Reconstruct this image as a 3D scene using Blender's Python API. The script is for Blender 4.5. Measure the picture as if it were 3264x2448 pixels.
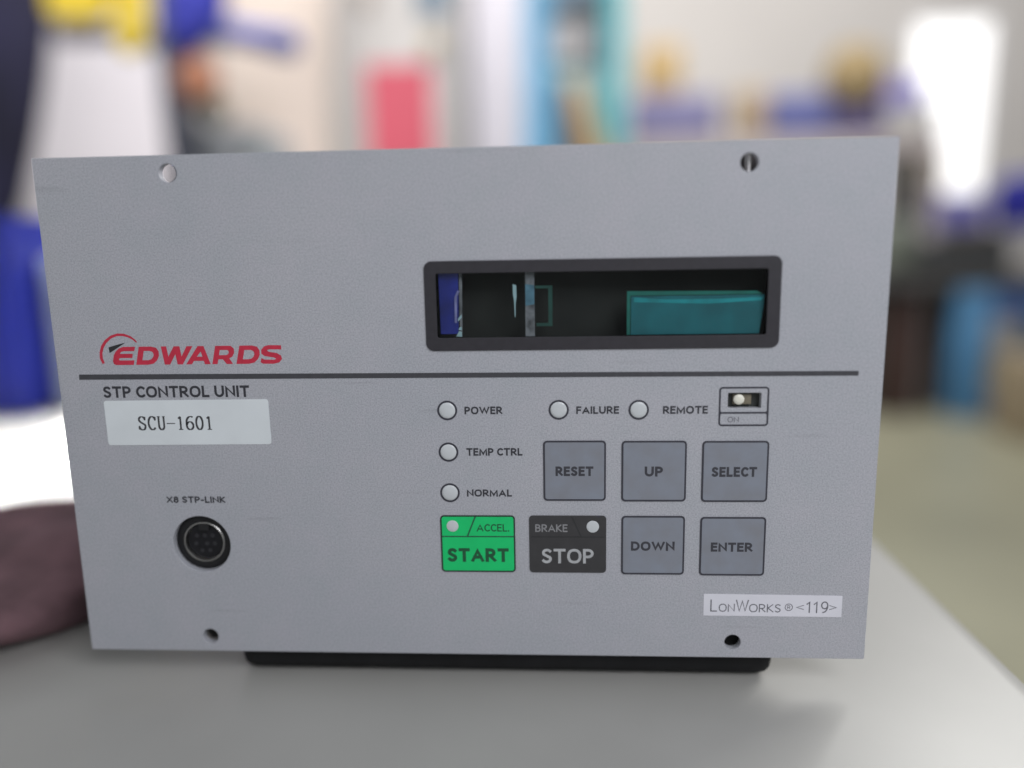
import bpy, bmesh, math, random
from mathutils import Vector, Matrix
random.seed(7)
for _o in list(bpy.data.objects):
    bpy.data.objects.remove(_o, do_unlink=True)
SC = bpy.context.scene
COL = SC.collection

# ------------------------------------------------------------------ camera
CAM = Vector((0.02553424, -0.19597388, 0.12041724))
FWD = Vector((-0.05863592, 0.98194075, -0.17987271)).normalized()
RGT = Vector((0.99825084, 0.05631089, -0.01800939)).normalized()
UPV = RGT.cross(FWD).normalized()
RGT = FWD.cross(UPV).normalized()
cd = bpy.data.cameras.new('camera')
cam = bpy.data.objects.new('camera', cd)
COL.objects.link(cam)
m = Matrix.Identity(4)
for i in range(3):
    m[i][0] = RGT[i]; m[i][1] = UPV[i]; m[i][2] = -FWD[i]; m[i][3] = CAM[i]
cam.matrix_world = m
cd.sensor_fit = 'HORIZONTAL'; cd.sensor_width = 36.0; cd.lens = 27.316
cd.clip_start = 0.01; cd.clip_end = 60.0
cd.dof.use_dof = True
cd.dof.focus_distance = (Vector((0.0, 0.0, 0.068)) - CAM).dot(FWD)
cd.dof.aperture_fstop = 2.25
cd.dof.aperture_blades = 0
SC.camera = cam

# ------------------------------------------------------------------ world, lamps and added fill lights
W = bpy.data.worlds.new('World'); SC.world = W; W.use_nodes = True
bg = W.node_tree.nodes['Background']
bg.inputs[0].default_value = (0.93, 0.96, 1.0, 1); bg.inputs[1].default_value = 0.42

def area(name, loc, target, sx, sy, power, color):
    d = bpy.data.lights.new(name, 'AREA'); d.shape = 'RECTANGLE'
    d.size = sx; d.size_y = sy; d.energy = power; d.color = color
    o = bpy.data.objects.new(name, d); COL.objects.link(o)
    o.location = loc
    o.rotation_euler = (Vector(target) - Vector(loc)).to_track_quat('-Z', 'Y').to_euler()
    return o
area('ceiling_lamp', (0.5, 2.5, 2.9), (0.5, 5.6, 0.3), 2.8, 1.4, 150, (1.0, 0.98, 0.95))
area('window_lamp', (1.15, 1.0, 0.95), (0.05, -0.02, 0.0), 0.7, 0.7, 16.0, (1.0, 0.985, 0.95))
sl_ = area('side_fill', (-0.75, 0.8, 1.6), (-0.75, 2.2, 0.5), 0.6, 0.4, 11.0, (1.0, 0.97, 0.98)); sl_.data.spread = math.radians(85)  # unseen fill light, added to brighten the left background
pl_ = area('paper_fill', (-0.42, 0.42, 0.8), (-0.29, 0.27, 0.0), 0.1, 0.1, 0.6, (1.0, 0.99, 0.97)); pl_.data.spread = math.radians(24)  # unseen narrow light, added to whiten the paper sheet
area('front_fill', (0.30, -0.40, 0.42), (0.05, 0.0, 0.12), 0.36, 0.26, 2.25, (0.94, 0.95, 1.0))  # unseen fill light, added to brighten the panel face from the upper right

SC.view_settings.view_transform = 'Standard'
SC.view_settings.look = 'None'
SC.view_settings.exposure = 0.0
SC.view_settings.gamma = 1.0
SC.view_settings.use_curve_mapping = False
SC.render.engine = 'CYCLES'
SC.cycles.max_bounces = 8

# ------------------------------------------------------------------ helpers
def lin(c):
    out = []
    for v in c:
        v /= 255.0
        out.append(v / 12.92 if v <= 0.04045 else ((v + 0.055) / 1.055) ** 2.4)
    return tuple(out)

MATS = {}
def mat(name, rgb, rough=0.5, metal=0.0, var=0.06, scale=60.0, bump=0.0, bscale=None, hue=0.0, spec=0.5, detail=4.0, coat=0.0):
    """procedural paint / plastic / cloth; rgb is the surface's own linear colour"""
    if name in MATS: return MATS[name]
    mt = bpy.data.materials.new(name); mt.use_nodes = True
    nt = mt.node_tree; b = nt.nodes['Principled BSDF']
    tc = nt.nodes.new('ShaderNodeTexCoord')
    nz = nt.nodes.new('ShaderNodeTexNoise'); nz.inputs['Scale'].default_value = scale; nz.inputs['Detail'].default_value = detail
    nt.links.new(tc.outputs['Object'], nz.inputs['Vector'])
    rp = nt.nodes.new('ShaderNodeValToRGB')
    lo = tuple(max(0, c * (1 - var)) for c in rgb); hi = tuple(min(1, c * (1 + var)) for c in rgb)
    if hue:
        lo = (lo[0] * (1 + hue), lo[1], lo[2] * (1 - hue)); hi = (hi[0] * (1 - hue), hi[1], hi[2] * (1 + hue))
    rp.color_ramp.elements[0].position = 0.3; rp.color_ramp.elements[1].position = 0.7
    rp.color_ramp.elements[0].color = lo + (1,); rp.color_ramp.elements[1].color = hi + (1,)
    nt.links.new(nz.outputs['Fac'], rp.inputs['Fac'])
    nt.links.new(rp.outputs['Color'], b.inputs['Base Color'])
    b.inputs['Roughness'].default_value = rough; b.inputs['Metallic'].default_value = metal
    b.inputs['Specular IOR Level'].default_value = spec
    b.inputs['Coat Weight'].default_value = coat
    if bump:
        n2 = nt.nodes.new('ShaderNodeTexNoise'); n2.inputs['Scale'].default_value = bscale or scale * 2
        n2.inputs['Detail'].default_value = 3.0
        nt.links.new(tc.outputs['Object'], n2.inputs['Vector'])
        bp = nt.nodes.new('ShaderNodeBump'); bp.inputs['Strength'].default_value = bump; bp.inputs['Distance'].default_value = 0.0005
        nt.links.new(n2.outputs['Fac'], bp.inputs['Height'])
        nt.links.new(bp.outputs['Normal'], b.inputs['Normal'])
    MATS[name] = mt
    return mt

def powder_coat():
    mt = bpy.data.materials.new('grey powder coat'); mt.use_nodes = True
    nt = mt.node_tree; b = nt.nodes['Principled BSDF']; L = nt.links.new
    tc = nt.nodes.new('ShaderNodeTexCoord')
    fine = nt.nodes.new('ShaderNodeTexNoise'); fine.inputs['Scale'].default_value = 2600; fine.inputs['Detail'].default_value = 2
    mid = nt.nodes.new('ShaderNodeTexNoise'); mid.inputs['Scale'].default_value = 110; mid.inputs['Detail'].default_value = 5
    mid.inputs['Roughness'].default_value = 0.65
    for n in (fine, mid): L(tc.outputs['Object'], n.inputs['Vector'])
    r1 = nt.nodes.new('ShaderNodeValToRGB')
    r1.color_ramp.elements[0].position = 0.32; r1.color_ramp.elements[0].color = (0.443, 0.453, 0.484, 1)
    r1.color_ramp.elements[1].position = 0.68; r1.color_ramp.elements[1].color = (0.470, 0.466, 0.504, 1)
    L(mid.outputs['Fac'], r1.inputs['Fac'])
    r2 = nt.nodes.new('ShaderNodeValToRGB')
    r2.color_ramp.elements[0].position = 0.28; r2.color_ramp.elements[0].color = (0.70, 0.71, 0.73, 1)
    r2.color_ramp.elements[1].position = 0.62; r2.color_ramp.elements[1].color = (1.0, 1.0, 1.0, 1)
    L(fine.outputs['Fac'], r2.inputs['Fac'])
    mx = nt.nodes.new('ShaderNodeMix'); mx.data_type = 'RGBA'; mx.blend_type = 'MULTIPLY'; mx.inputs['Factor'].default_value = 1.0
    L(r1.outputs['Color'], mx.inputs['A']); L(r2.outputs['Color'], mx.inputs['B'])
    big = nt.nodes.new('ShaderNodeTexNoise'); big.inputs['Scale'].default_value = 17; big.inputs['Detail'].default_value = 3
    L(tc.outputs['Object'], big.inputs['Vector'])
    r3 = nt.nodes.new('ShaderNodeValToRGB')
    r3.color_ramp.elements[0].position = 0.3; r3.color_ramp.elements[0].color = (0.93, 0.945, 0.95, 1)
    r3.color_ramp.elements[1].position = 0.7; r3.color_ramp.elements[1].color = (1.0, 0.995, 0.99, 1)
    L(big.outputs['Fac'], r3.inputs['Fac'])
    mp = nt.nodes.new('ShaderNodeMapping'); mp.inputs['Scale'].default_value = (30, 1, 420); mp.inputs['Rotation'].default_value = (0, 0.5, 0)
    L(tc.outputs['Object'], mp.inputs['Vector'])
    sc = nt.nodes.new('ShaderNodeTexNoise'); sc.inputs['Scale'].default_value = 1.0; sc.inputs['Detail'].default_value = 1
    L(mp.outputs['Vector'], sc.inputs['Vector'])
    r4 = nt.nodes.new('ShaderNodeValToRGB')
    r4.color_ramp.elements[0].position = 0.70; r4.color_ramp.elements[0].color = (1, 1, 1, 1)
    r4.color_ramp.elements[1].position = 0.78; r4.color_ramp.elements[1].color = (0.90, 0.90, 0.90, 1)
    L(sc.outputs['Fac'], r4.inputs['Fac'])
    last = mx
    for rr in (r3, r4):
        m2 = nt.nodes.new('ShaderNodeMix'); m2.data_type = 'RGBA'; m2.blend_type = 'MULTIPLY'; m2.inputs['Factor'].default_value = 1.0
        L(last.outputs['Result'], m2.inputs['A']); L(rr.outputs['Color'], m2.inputs['B']); last = m2
    L(last.outputs['Result'], b.inputs['Base Color'])
    mr = nt.nodes.new('ShaderNodeMapRange'); mr.inputs['From Min'].default_value = 0.3; mr.inputs['From Max'].default_value = 0.7
    mr.inputs['To Min'].default_value = 0.43; mr.inputs['To Max'].default_value = 0.6
    L(big.outputs['Fac'], mr.inputs['Value']); L(mr.outputs['Result'], b.inputs['Roughness'])
    b.inputs['Specular IOR Level'].default_value = 0.4
    bp = nt.nodes.new('ShaderNodeBump'); bp.inputs['Strength'].default_value = 0.15; bp.inputs['Distance'].default_value = 0.0002
    L(fine.outputs['Fac'], bp.inputs['Height']); L(bp.outputs['Normal'], b.inputs['Normal'])
    return mt

def emit(name, rgb, s):
    mt = bpy.data.materials.new(name); mt.use_nodes = True
    b = mt.node_tree.nodes['Principled BSDF']
    b.inputs['Base Color'].default_value = (0.8, 0.8, 0.8, 1)
    b.inputs['Emission Color'].default_value = rgb + (1,); b.inputs['Emission Strength'].default_value = s
    return mt

def smoked_glass():
    mt = bpy.data.materials.new('smoked acrylic'); mt.use_nodes = True
    nt = mt.node_tree; nt.nodes.remove(nt.nodes['Principled BSDF'])
    out = nt.nodes['Material Output']
    tr = nt.nodes.new('ShaderNodeBsdfTransparent'); tr.inputs['Color'].default_value = (0.93, 0.95, 0.95, 1)
    gl = nt.nodes.new('ShaderNodeBsdfGlossy'); gl.inputs['Roughness'].default_value = 0.06
    fr = nt.nodes.new('ShaderNodeFresnel'); fr.inputs['IOR'].default_value = 1.18
    mx = nt.nodes.new('ShaderNodeMixShader')
    nt.links.new(fr.outputs[0], mx.inputs[0]); nt.links.new(tr.outputs[0], mx.inputs[1]); nt.links.new(gl.outputs[0], mx.inputs[2])
    nt.links.new(mx.outputs[0], out.inputs['Surface'])
    return mt

def tag(o, label=None, cat=None, group=None, kind=None):
    if label: o['label'] = label
    if cat: o['category'] = cat
    if group: o['group'] = group
    if kind: o['kind'] = kind
    return o

def empty(name, loc=(0, 0, 0)):
    o = bpy.data.objects.new(name, None); o.empty_display_size = 0.02
    COL.objects.link(o); o.location = loc
    return o

def link(name, me, material, parent=None):
    me.materials.clear(); me.materials.append(material)
    o = bpy.data.objects.new(name, me); COL.objects.link(o)
    if parent is not None:
        o.parent = parent
        p = parent; off = Vector((0, 0, 0))
        while p is not None:
            off += p.location; p = p.parent
        if off.length > 0: me.transform(Matrix.Translation(-off))
    return o

def smooth(me, ang=40):
    for p in me.polygons: p.use_smooth = True
    if hasattr(me, 'set_sharp_from_angle'): me.set_sharp_from_angle(angle=math.radians(ang))

PW, PH, GAP = 213.5, 134.35, 9.0       # front plate, millimetres; gap under it
# plate frame: x (mm from its left edge), z (mm above its lower edge), out (mm in front of its face)
FRAME = Matrix(((0.001, 0, 0, -PW / 2000), (0, 0, -0.001, 0), (0, 0.001, 0, GAP / 1000), (0, 0, 0, 1)))

def rrect(x0, z0, x1, z1, r=0.0, n=6):
    if r <= 0: return [(x0, z0), (x1, z0), (x1, z1), (x0, z1)]
    pts = []
    for cx, cz, a0 in ((x1 - r, z0 + r, -90), (x1 - r, z1 - r, 0), (x0 + r, z1 - r, 90), (x0 + r, z0 + r, 180)):
        for k in range(n + 1):
            a = math.radians(a0 + 90 * k / n); pts.append((cx + r * math.cos(a), cz + r * math.sin(a)))
    return pts

def circ(cx, cz, r, n=48):
    return [(cx + r * math.cos(2 * math.pi * k / n), cz + r * math.sin(2 * math.pi * k / n)) for k in range(n)]

def flat_mesh(loops, t=0.0, bevel=0.0, grow=0.0):
    """filled outline (holes where loops nest), t thick, as a mesh in the XY plane centred on z=0"""
    cu = bpy.data.curves.new('outline', 'CURVE'); cu.dimensions = '2D'; cu.fill_mode = 'BOTH'
    cu.extrude = max(0, t / 2 - bevel); cu.bevel_depth = bevel; cu.bevel_resolution = 3; cu.offset = grow - bevel
    for lp in loops:
        s = cu.splines.new('POLY'); s.points.add(len(lp) - 1)
        for p, (x, y) in zip(s.points, lp): p.co = (x, y, 0, 1)
        s.use_cyclic_u = True
    o = bpy.data.objects.new('outline', cu); COL.objects.link(o)
    dg = bpy.context.evaluated_depsgraph_get()
    me = bpy.data.meshes.new_from_object(o.evaluated_get(dg))
    bpy.data.objects.remove(o); bpy.data.curves.remove(cu)
    return me

def plate(name, loops, out0, out1, material, parent, bevel=0.0):
    t = out1 - out0
    me = flat_mesh(loops, t, bevel)
    me.transform(FRAME @ Matrix.Translation((0, 0, (out0 + out1) / 2)))
    if bevel: smooth(me, 50)
    return link(name, me, material, parent)

def glyphs(s, bold=0.0, shear=0.0, space=1.0):
    cu = bpy.data.curves.new('text', 'FONT'); cu.body = s; cu.size = 1.0; cu.offset = bold; cu.shear = shear
    cu.space_character = space; cu.fill_mode = 'FRONT'; cu.resolution_u = 6
    o = bpy.data.objects.new('text', cu); COL.objects.link(o)
    dg = bpy.context.evaluated_depsgraph_get()
    me = bpy.data.meshes.new_from_object(o.evaluated_get(dg))
    bpy.data.objects.remove(o); bpy.data.curves.remove(cu)
    return me

def fit(me, x0, z0, x1, z1):
    xs = [v.co.x for v in me.vertices]; ys = [v.co.y for v in me.vertices]
    ax, bx, ay, by = min(xs), max(xs), min(ys), max(ys)
    for v in me.vertices:
        v.co.x = x0 + (v.co.x - ax) / (bx - ax) * (x1 - x0)
        v.co.y = z0 + (v.co.y - ay) / (by - ay) * (z1 - z0)
        v.co.z = 0
    return me

def join(meshes):
    bm = bmesh.new()
    for me in meshes:
        bm.from_mesh(me)
        bpy.data.meshes.remove(me)
    me = bpy.data.meshes.new('joined'); bm.to_mesh(me); bm.free()
    return me

def text(s, box, out, material, parent, bold=0.012, name='lettering', tilt=0.0, shear=0.0, space=1.0):
    me = fit(glyphs(s, bold, shear, space), *box)
    if tilt:
        cx, cz = (box[0] + box[2]) / 2, (box[1] + box[3]) / 2
        me.transform(Matrix.Translation((cx, cz, 0)) @ Matrix.Rotation(tilt, 4, 'Z') @ Matrix.Translation((-cx, -cz, 0)))
    me.transform(FRAME @ Matrix.Translation((0, 0, out)))
    return link(name, me, material, parent)

def arc(cx, cz, rx, rz, a0, a1, n=20):
    return [(cx + rx * math.cos(math.radians(a0 + (a1 - a0) * k / n)), cz + rz * math.sin(math.radians(a0 + (a1 - a0) * k / n))) for k in range(n + 1)]

def oval(a0, a1, n=36, e=0.86):
    out = []
    for k in range(n + 1):
        a = math.radians(a0 + (a1 - a0) * k / n); c, q = math.cos(a), math.sin(a)
        out.append((0.5 + 0.5 * math.copysign(abs(c) ** e, c), 0.5 + 0.5 * math.copysign(abs(q) ** e, q)))
    return out
CAPS = {   # width in cap heights, strokes in a unit cell of centre lines
    'A': (0.86, [[(0, 0), (0.5, 1), (1, 0)], [(0.2, 0.3), (0.8, 0.3)]]),
    'B': (0.62, [[(0, 0), (0, 1)], [(0.02, 1), (0.5, 1)] + arc(0.5, 0.77, 0.4, 0.23, 90, -90, 10)[1:] + [(0.02, 0.54)], [(0.02, 0), (0.5, 0)] + arc(0.5, 0.27, 0.5, 0.27, -90, 90, 10)[1:]]),
    'C': (0.66, [arc(0.62, 0.5, 0.62, 0.5, 52, 308, 28)]),
    'D': (0.76, [[(0.4, 0), (0, 0), (0, 1), (0.4, 1)] + arc(0.4, 0.5, 0.6, 0.5, 90, -90, 20)[1:]]),
    'E': (0.52, [[(1, 1), (0, 1), (0, 0), (1, 0)], [(0, 0.53), (0.9, 0.53)]]),
    'F': (0.50, [[(1, 1), (0, 1), (0, 0)], [(0, 0.5), (0.9, 0.5)]]),
    'I': (0.0, [[(0.5, 0), (0.5, 1)]]),
    'K': (0.66, [[(0, 0), (0, 1)], [(0.92, 1), (0.1, 0.52), (1, 0)]]),
    'L': (0.50, [[(0, 1), (0, 0), (1, 0)]]),
    'M': (0.98, [[(0, 0), (0.03, 1), (0.5, 0.12), (0.97, 1), (1, 0)]]),
    'N': (0.76, [[(0, 0), (0, 1), (1, 0), (1, 1)]]),
    'O': (0.88, [oval(90, 450)]),
    'P': (0.60, [[(0, 0), (0, 1)], [(0.02, 1), (0.45, 1)] + arc(0.45, 0.72, 0.55, 0.28, 90, -90, 14)[1:] + [(0.02, 0.44)]]),
    'R': (0.66, [[(0, 0), (0, 1)], [(0.02, 1), (0.42, 1)] + arc(0.42, 0.73, 0.5, 0.27, 90, -90, 14)[1:] + [(0.02, 0.46)], [(0.42, 0.42), (1, 0)]]),
    'S': (0.58, [arc(0.52, 0.765, 0.48, 0.235, 38, 215, 16) + [(0.35, 0.56), (0.65, 0.45)] + arc(0.47, 0.245, 0.5, 0.245, 40, -145, 16)]),
    'T': (0.70, [[(0, 1), (1, 1)], [(0.5, 1), (0.5, 0)]]),
    'U': (0.74, [[(0, 1), (0, 0.4)] + arc(0.5, 0.4, 0.5, 0.4, 180, 360, 18)[1:] + [(1, 1)]]),
    'W': (1.28, [[(0, 1), (0.25, 0), (0.5, 0.95), (0.75, 0), (1, 1)]]),
    'X': (0.74, [[(0, 0), (0.98, 1)], [(0.02, 1), (1, 0)]]),
    '8': (0.58, [arc(0.5, 0.77, 0.42, 0.23, -90, 270, 24), arc(0.5, 0.27, 0.5, 0.27, 90, 450, 24)]),
    '9': (0.56, [arc(0.5, 0.68, 0.5, 0.32, 0, 360, 24), arc(0.25, 0.62, 0.75, 0.62, 5, -88, 16)]),
    '1': (0.26, [[(0, 0.78), (0.9, 1), (0.9, 0)]]),
    '-': (0.30, [[(0, 0.38), (1, 0.38)]]),
    '.': (0.0, [[(0.5, 0), (0.5, 0.02)]]),
    '<': (0.55, [[(1, 0.82), (0, 0.5), (1, 0.18)]]),
    '>': (0.55, [[(0, 0.82), (1, 0.5), (0, 0.18)]]),
}
def band(bm, pts, w, lift, lo, hi):
    """flat stroke of width w along pts with square ends and mitred corners"""
    pts = [Vector(p) for p in pts]
    closed = (pts[0] - pts[-1]).length < 1e-5
    if closed: pts = pts[:-1]
    n = len(pts)
    if not closed:
        a = (pts[0] - pts[1]).normalized(); b = (pts[-1] - pts[-2]).normalized()
        pts[0] = pts[0] + a * w / 2; pts[-1] = pts[-1] + b * w / 2
    L = []; R = []
    for i in range(n):
        pv = pts[i - 1] if (closed or i > 0) else None
        nx = pts[(i + 1) % n] if (closed or i < n - 1) else None
        d0 = (pts[i] - pv).normalized() if pv is not None else None
        d1 = (nx - pts[i]).normalized() if nx is not None else None
        if d0 is None: d0 = d1
        if d1 is None: d1 = d0
        n0 = Vector((-d0.y, d0.x)); n1 = Vector((-d1.y, d1.x))
        mt = n0 + n1
        if mt.length < 1e-4: mt = n0
        mt.normalize(); k = (w / 2) / max(0.42, mt.dot(n0))
        L.append(pts[i] + mt * k); R.append(pts[i] - mt * k)
    cl = lambda p: (p.x, min(hi, max(lo, p.y)), lift)
    lv = [bm.verts.new(cl(p)) for p in L]; rv = [bm.verts.new(cl(p)) for p in R]
    for i in range(n if closed else n - 1):
        j = (i + 1) % n
        try: bm.faces.new((lv[i], rv[i], rv[j], lv[j]))
        except ValueError: pass
def caps_mesh(s, box, stem, gap=0.12, space=0.30):
    x0, z0, x1, z1 = box; h = z1 - z0; st = stem * h
    inner = [CAPS[c][0] * h if c != ' ' else space * h for c in s]
    fixed = sum(0 if c == ' ' else st for c in s)
    g = gap * h
    flex = sum(inner) + g * (len(s) - 1)
    k = (x1 - x0 - fixed) / flex
    bm = bmesh.new(); x = x0; q = 0
    for c, w in zip(s, inner):
        if c == ' ': x += w * k + g * k; continue
        for pl in CAPS[c][1]:
            pts = [(x + st / 2 + p[0] * w * k, z0 + st / 2 + p[1] * (h - st)) for p in pl]
            band(bm, pts, st, 0.006 * (q % 4), z0, z1); q += 1
        x += w * k + st + g * k
    bmesh.ops.recalc_face_normals(bm, faces=bm.faces[:])
    me = bpy.data.meshes.new('caps'); bm.to_mesh(me); bm.free()
    return me
def caps(s, box, out, material, parent, stem=0.16, name='lettering', gap=0.12):
    me = caps_mesh(s, box, stem, gap)
    me.transform(FRAME @ Matrix.Translation((0, 0, out)))
    return link(name, me, material, parent)

def box_bm(bm, x0, y0, z0, x1, y1, z1):
    vs = [bm.verts.new(p) for p in ((x0, y0, z0), (x1, y0, z0), (x1, y1, z0), (x0, y1, z0), (x0, y0, z1), (x1, y0, z1), (x1, y1, z1), (x0, y1, z1))]
    for f in ((0, 3, 2, 1), (4, 5, 6, 7), (0, 1, 5, 4), (1, 2, 6, 5), (2, 3, 7, 6), (3, 0, 4, 7)):
        bm.faces.new([vs[i] for i in f])

def boxes(name, lst, material, parent=None, bevel=0.0):
    bm = bmesh.new()
    for b in lst: box_bm(bm, min(b[0], b[3]), min(b[1], b[4]), min(b[2], b[5]), max(b[0], b[3]), max(b[1], b[4]), max(b[2], b[5]))
    if bevel: bmesh.ops.bevel(bm, geom=bm.edges[:], offset=bevel, segments=3, affect='EDGES', profile=0.5)
    bmesh.ops.recalc_face_normals(bm, faces=bm.faces[:])
    me = bpy.data.meshes.new(name); bm.to_mesh(me); bm.free()
    if bevel: smooth(me)
    return link(name, me, material, parent)

def lathe(name, prof, centre, material, parent=None, n=40, axis='Z'):
    bm = bmesh.new(); rings = []
    for r, h in prof:
        if r < 1e-6: rings.append([bm.verts.new((0, 0, h))])
        else: rings.append([bm.verts.new((r * math.cos(2 * math.pi * k / n), r * math.sin(2 * math.pi * k / n), h)) for k in range(n)])
    for a, b in zip(rings, rings[1:]):
        for k in range(n):
            q = [a[k % len(a)], a[(k + 1) % len(a)], b[(k + 1) % len(b)], b[k % len(b)]]
            u = []
            for v in q:
                if v not in u: u.append(v)
            if len(u) > 2: bm.faces.new(u)
    bmesh.ops.recalc_face_normals(bm, faces=bm.faces[:])
    me = bpy.data.meshes.new(name); bm.to_mesh(me); bm.free()
    if axis == 'P':                                   # turned about the plate's normal, millimetres, centre = (x, z)
        me.transform(FRAME @ Matrix.Translation((centre[0], centre[1], 0)))
    elif axis == 'X':
        me.transform(Matrix.Translation(centre) @ Matrix.Rotation(math.pi / 2, 4, 'Y'))
    elif axis == 'Y':
        me.transform(Matrix.Translation(centre) @ Matrix.Rotation(math.pi / 2, 4, 'X'))
    else:
        me.transform(Matrix.Translation(centre))
    smooth(me, 35)
    return link(name, me, material, parent)

def at(u, v, Y):
    """the point at depth Y seen at position (u, v) of a 2212 x 1659 view"""
    k = 3264 / 2212
    d = FWD + RGT * ((u * k - 1632) / 2476.66) - UPV * ((v * k - 1224) / 2476.66)
    return CAM + d * ((Y - CAM.y) / d.y)

def ground(u, v, Z):
    k = 3264 / 2212
    d = FWD + RGT * ((u * k - 1632) / 2476.66) - UPV * ((v * k - 1224) / 2476.66)
    return CAM + d * ((Z - CAM.z) / d.z)

def prism(name, pts, Y0, depth, material, parent=None, bevel=0.02, sub=0):
    """solid with the given upright outline at Y0, `depth` deep, edges rounded by bevel"""
    P = [at(u, v, Y0) for u, v in pts]
    me = flat_mesh([[(p.x, p.z) for p in P]], depth, min(bevel, depth * 0.45))
    me.transform(Matrix.Translation((0, Y0 + depth / 2, 0)) @ Matrix.Rotation(math.pi / 2, 4, 'X'))
    smooth(me, 60)
    return link(name, me, material, parent)

def block(name, u0, v0, u1, v1, Y0, depth, material, parent=None, bevel=0.006, z0=None):
    a = at(u0, v0, Y0); b = at(u1, v1, Y0)
    return boxes(name, [(a.x, Y0, b.z if z0 is None else z0, b.x, Y0 + depth, a.z)], material, parent, bevel)

# ------------------------------------------------------------------ materials
M_panel = powder_coat()
M_ink = mat('dark grey ink', (0.030, 0.030, 0.038), 0.55, var=0.15, scale=900)
M_ink_soft = mat('key legend ink', (0.038, 0.038, 0.048), 0.55, var=0.15, scale=900)
M_stripe = mat('stripe ink', (0.05, 0.05, 0.058), 0.5, var=0.12, scale=600)
M_red = mat('red logo ink', (0.52, 0.022, 0.055), 0.5, var=0.1, scale=500)
M_black = mat('black plastic', (0.022, 0.021, 0.024), 0.45, var=0.15, scale=400)
M_bezel = mat('display bezel film', (0.024, 0.022, 0.028), 0.5, var=0.12, scale=500)
M_void = mat('display interior', (0.013, 0.014, 0.012), 0.8, var=0.3, scale=120)
M_key = mat('grey key film', (0.22, 0.235, 0.272), 0.5, var=0.07, scale=160, hue=0.03)
M_keyline = mat('key outline ink', (0.035, 0.035, 0.048), 0.5, var=0.1, scale=600)
M_green = mat('green key film', (0.002, 0.56, 0.155), 0.45, var=0.05, scale=150)
M_green_ink = mat('green key legend', (0.008, 0.085, 0.035), 0.5, var=0.1, scale=500)
M_stop = mat('black key film', (0.038, 0.037, 0.039), 0.5, var=0.1, scale=300)
M_stopline = mat('black key seam', (0.024, 0.024, 0.026), 0.5, var=0.1, scale=300)
M_stop_ink = mat('pale key legend', (0.42, 0.43, 0.44), 0.5, var=0.12, scale=600)
M_brake_ink = mat('dim key legend', (0.24, 0.24, 0.25), 0.5, var=0.12, scale=600)
M_led = mat('frosted lamp lens', (0.56, 0.585, 0.60), 0.3, var=0.03, scale=300)
M_sticker = mat('white paper label', (0.68, 0.72, 0.74), 0.6, var=0.03, scale=120)
M_sticker2 = mat('white film label', (0.69, 0.685, 0.74), 0.55, var=0.03, scale=120)
M_sticker_ink = mat('label print', (0.04, 0.04, 0.045), 0.6, var=0.2, scale=900)
M_sticker_ink2 = mat('faint label print', (0.13, 0.13, 0.15), 0.6, var=0.3, scale=1200)
M_steel = mat('bright steel', (0.62, 0.61, 0.59), 0.28, metal=1.0, var=0.1, scale=400)
M_edge = mat('white plated edge', (0.85, 0.83, 0.83), 0.4, var=0.05, scale=300)
M_case = mat('dark chassis sheet', (0.02, 0.02, 0.021), 0.65, var=0.15, scale=90)
M_teal = mat('teal reflection tone', (0.003, 0.125, 0.15), 0.5, var=0.18, scale=140, detail=2)  # from here to the glint: colours of reflections painted behind the pane
M_teal_hi = mat('bright teal reflection', (0.008, 0.27, 0.30), 0.45, var=0.25, scale=180, detail=2)
M_teal_rim = mat('green teal reflection', (0.006, 0.15, 0.12), 0.4, var=0.2, scale=200)
M_teal_dim = mat('dim teal reflection', (0.01, 0.065, 0.052), 0.5, var=0.3, scale=200)
M_dblue = mat('blue reflection', (0.016, 0.026, 0.25), 0.35, var=0.5, scale=90)
M_refl_grey = mat('grey reflection', (0.16, 0.165, 0.18), 0.25, var=0.5, scale=420, bump=0.6, bscale=260)
M_refl_blue = mat('blue tint reflection', (0.10, 0.22, 0.30), 0.25, var=0.4, scale=300)
M_glint = mat('pale glint', (0.36, 0.52, 0.56), 0.2, var=0.1, scale=200)
M_cream = mat('cream slider', (0.78, 0.76, 0.66), 0.4, var=0.06, scale=400)
M_swbody = mat('brown switch body', (0.16, 0.14, 0.10), 0.5, var=0.3, scale=400)

# ------------------------------------------------------------------ setting
FLOOR = -0.75
floor_m = mat('olive workshop floor', (0.315, 0.305, 0.22), 0.4, var=0.16, scale=1.6, detail=6, bump=0.1)
fl = boxes('floor', [(-7, -4, FLOOR - 0.05, 7, 6.1, FLOOR)], floor_m); tag(fl, kind='structure')
wall_m = mat('painted wall', (0.56, 0.53, 0.51), 0.8, var=0.05, scale=0.9)
WY = 5.6
wl = boxes('back_wall', [(-7, WY, FLOOR, 7, WY + 0.12, 3.2)], wall_m); tag(wl, kind='structure')

# table under the unit
T = tag(empty('work_table', (0, 0, FLOOR)), 'pale grey laminate table carrying the control unit, its right edge running back', 'table')
edge_x = ground(2080, 1340, 0.0).x
top_m = mat('grey laminate', (0.36, 0.355, 0.335), 0.38, var=0.07, scale=14, detail=3)
boxes('tabletop', [(-0.75, -0.42, -0.028, edge_x + 0.006, 0.43, 0.0)], top_m, T, 0.012)
for lx in (-0.70, edge_x - 0.07):
    for ly in (-0.37, 0.36):
        boxes('leg', [(lx, ly, FLOOR, lx + 0.04, ly + 0.04, -0.028)], mat('grey steel leg', (0.3, 0.3, 0.31), 0.4), T, 0.003)

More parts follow.
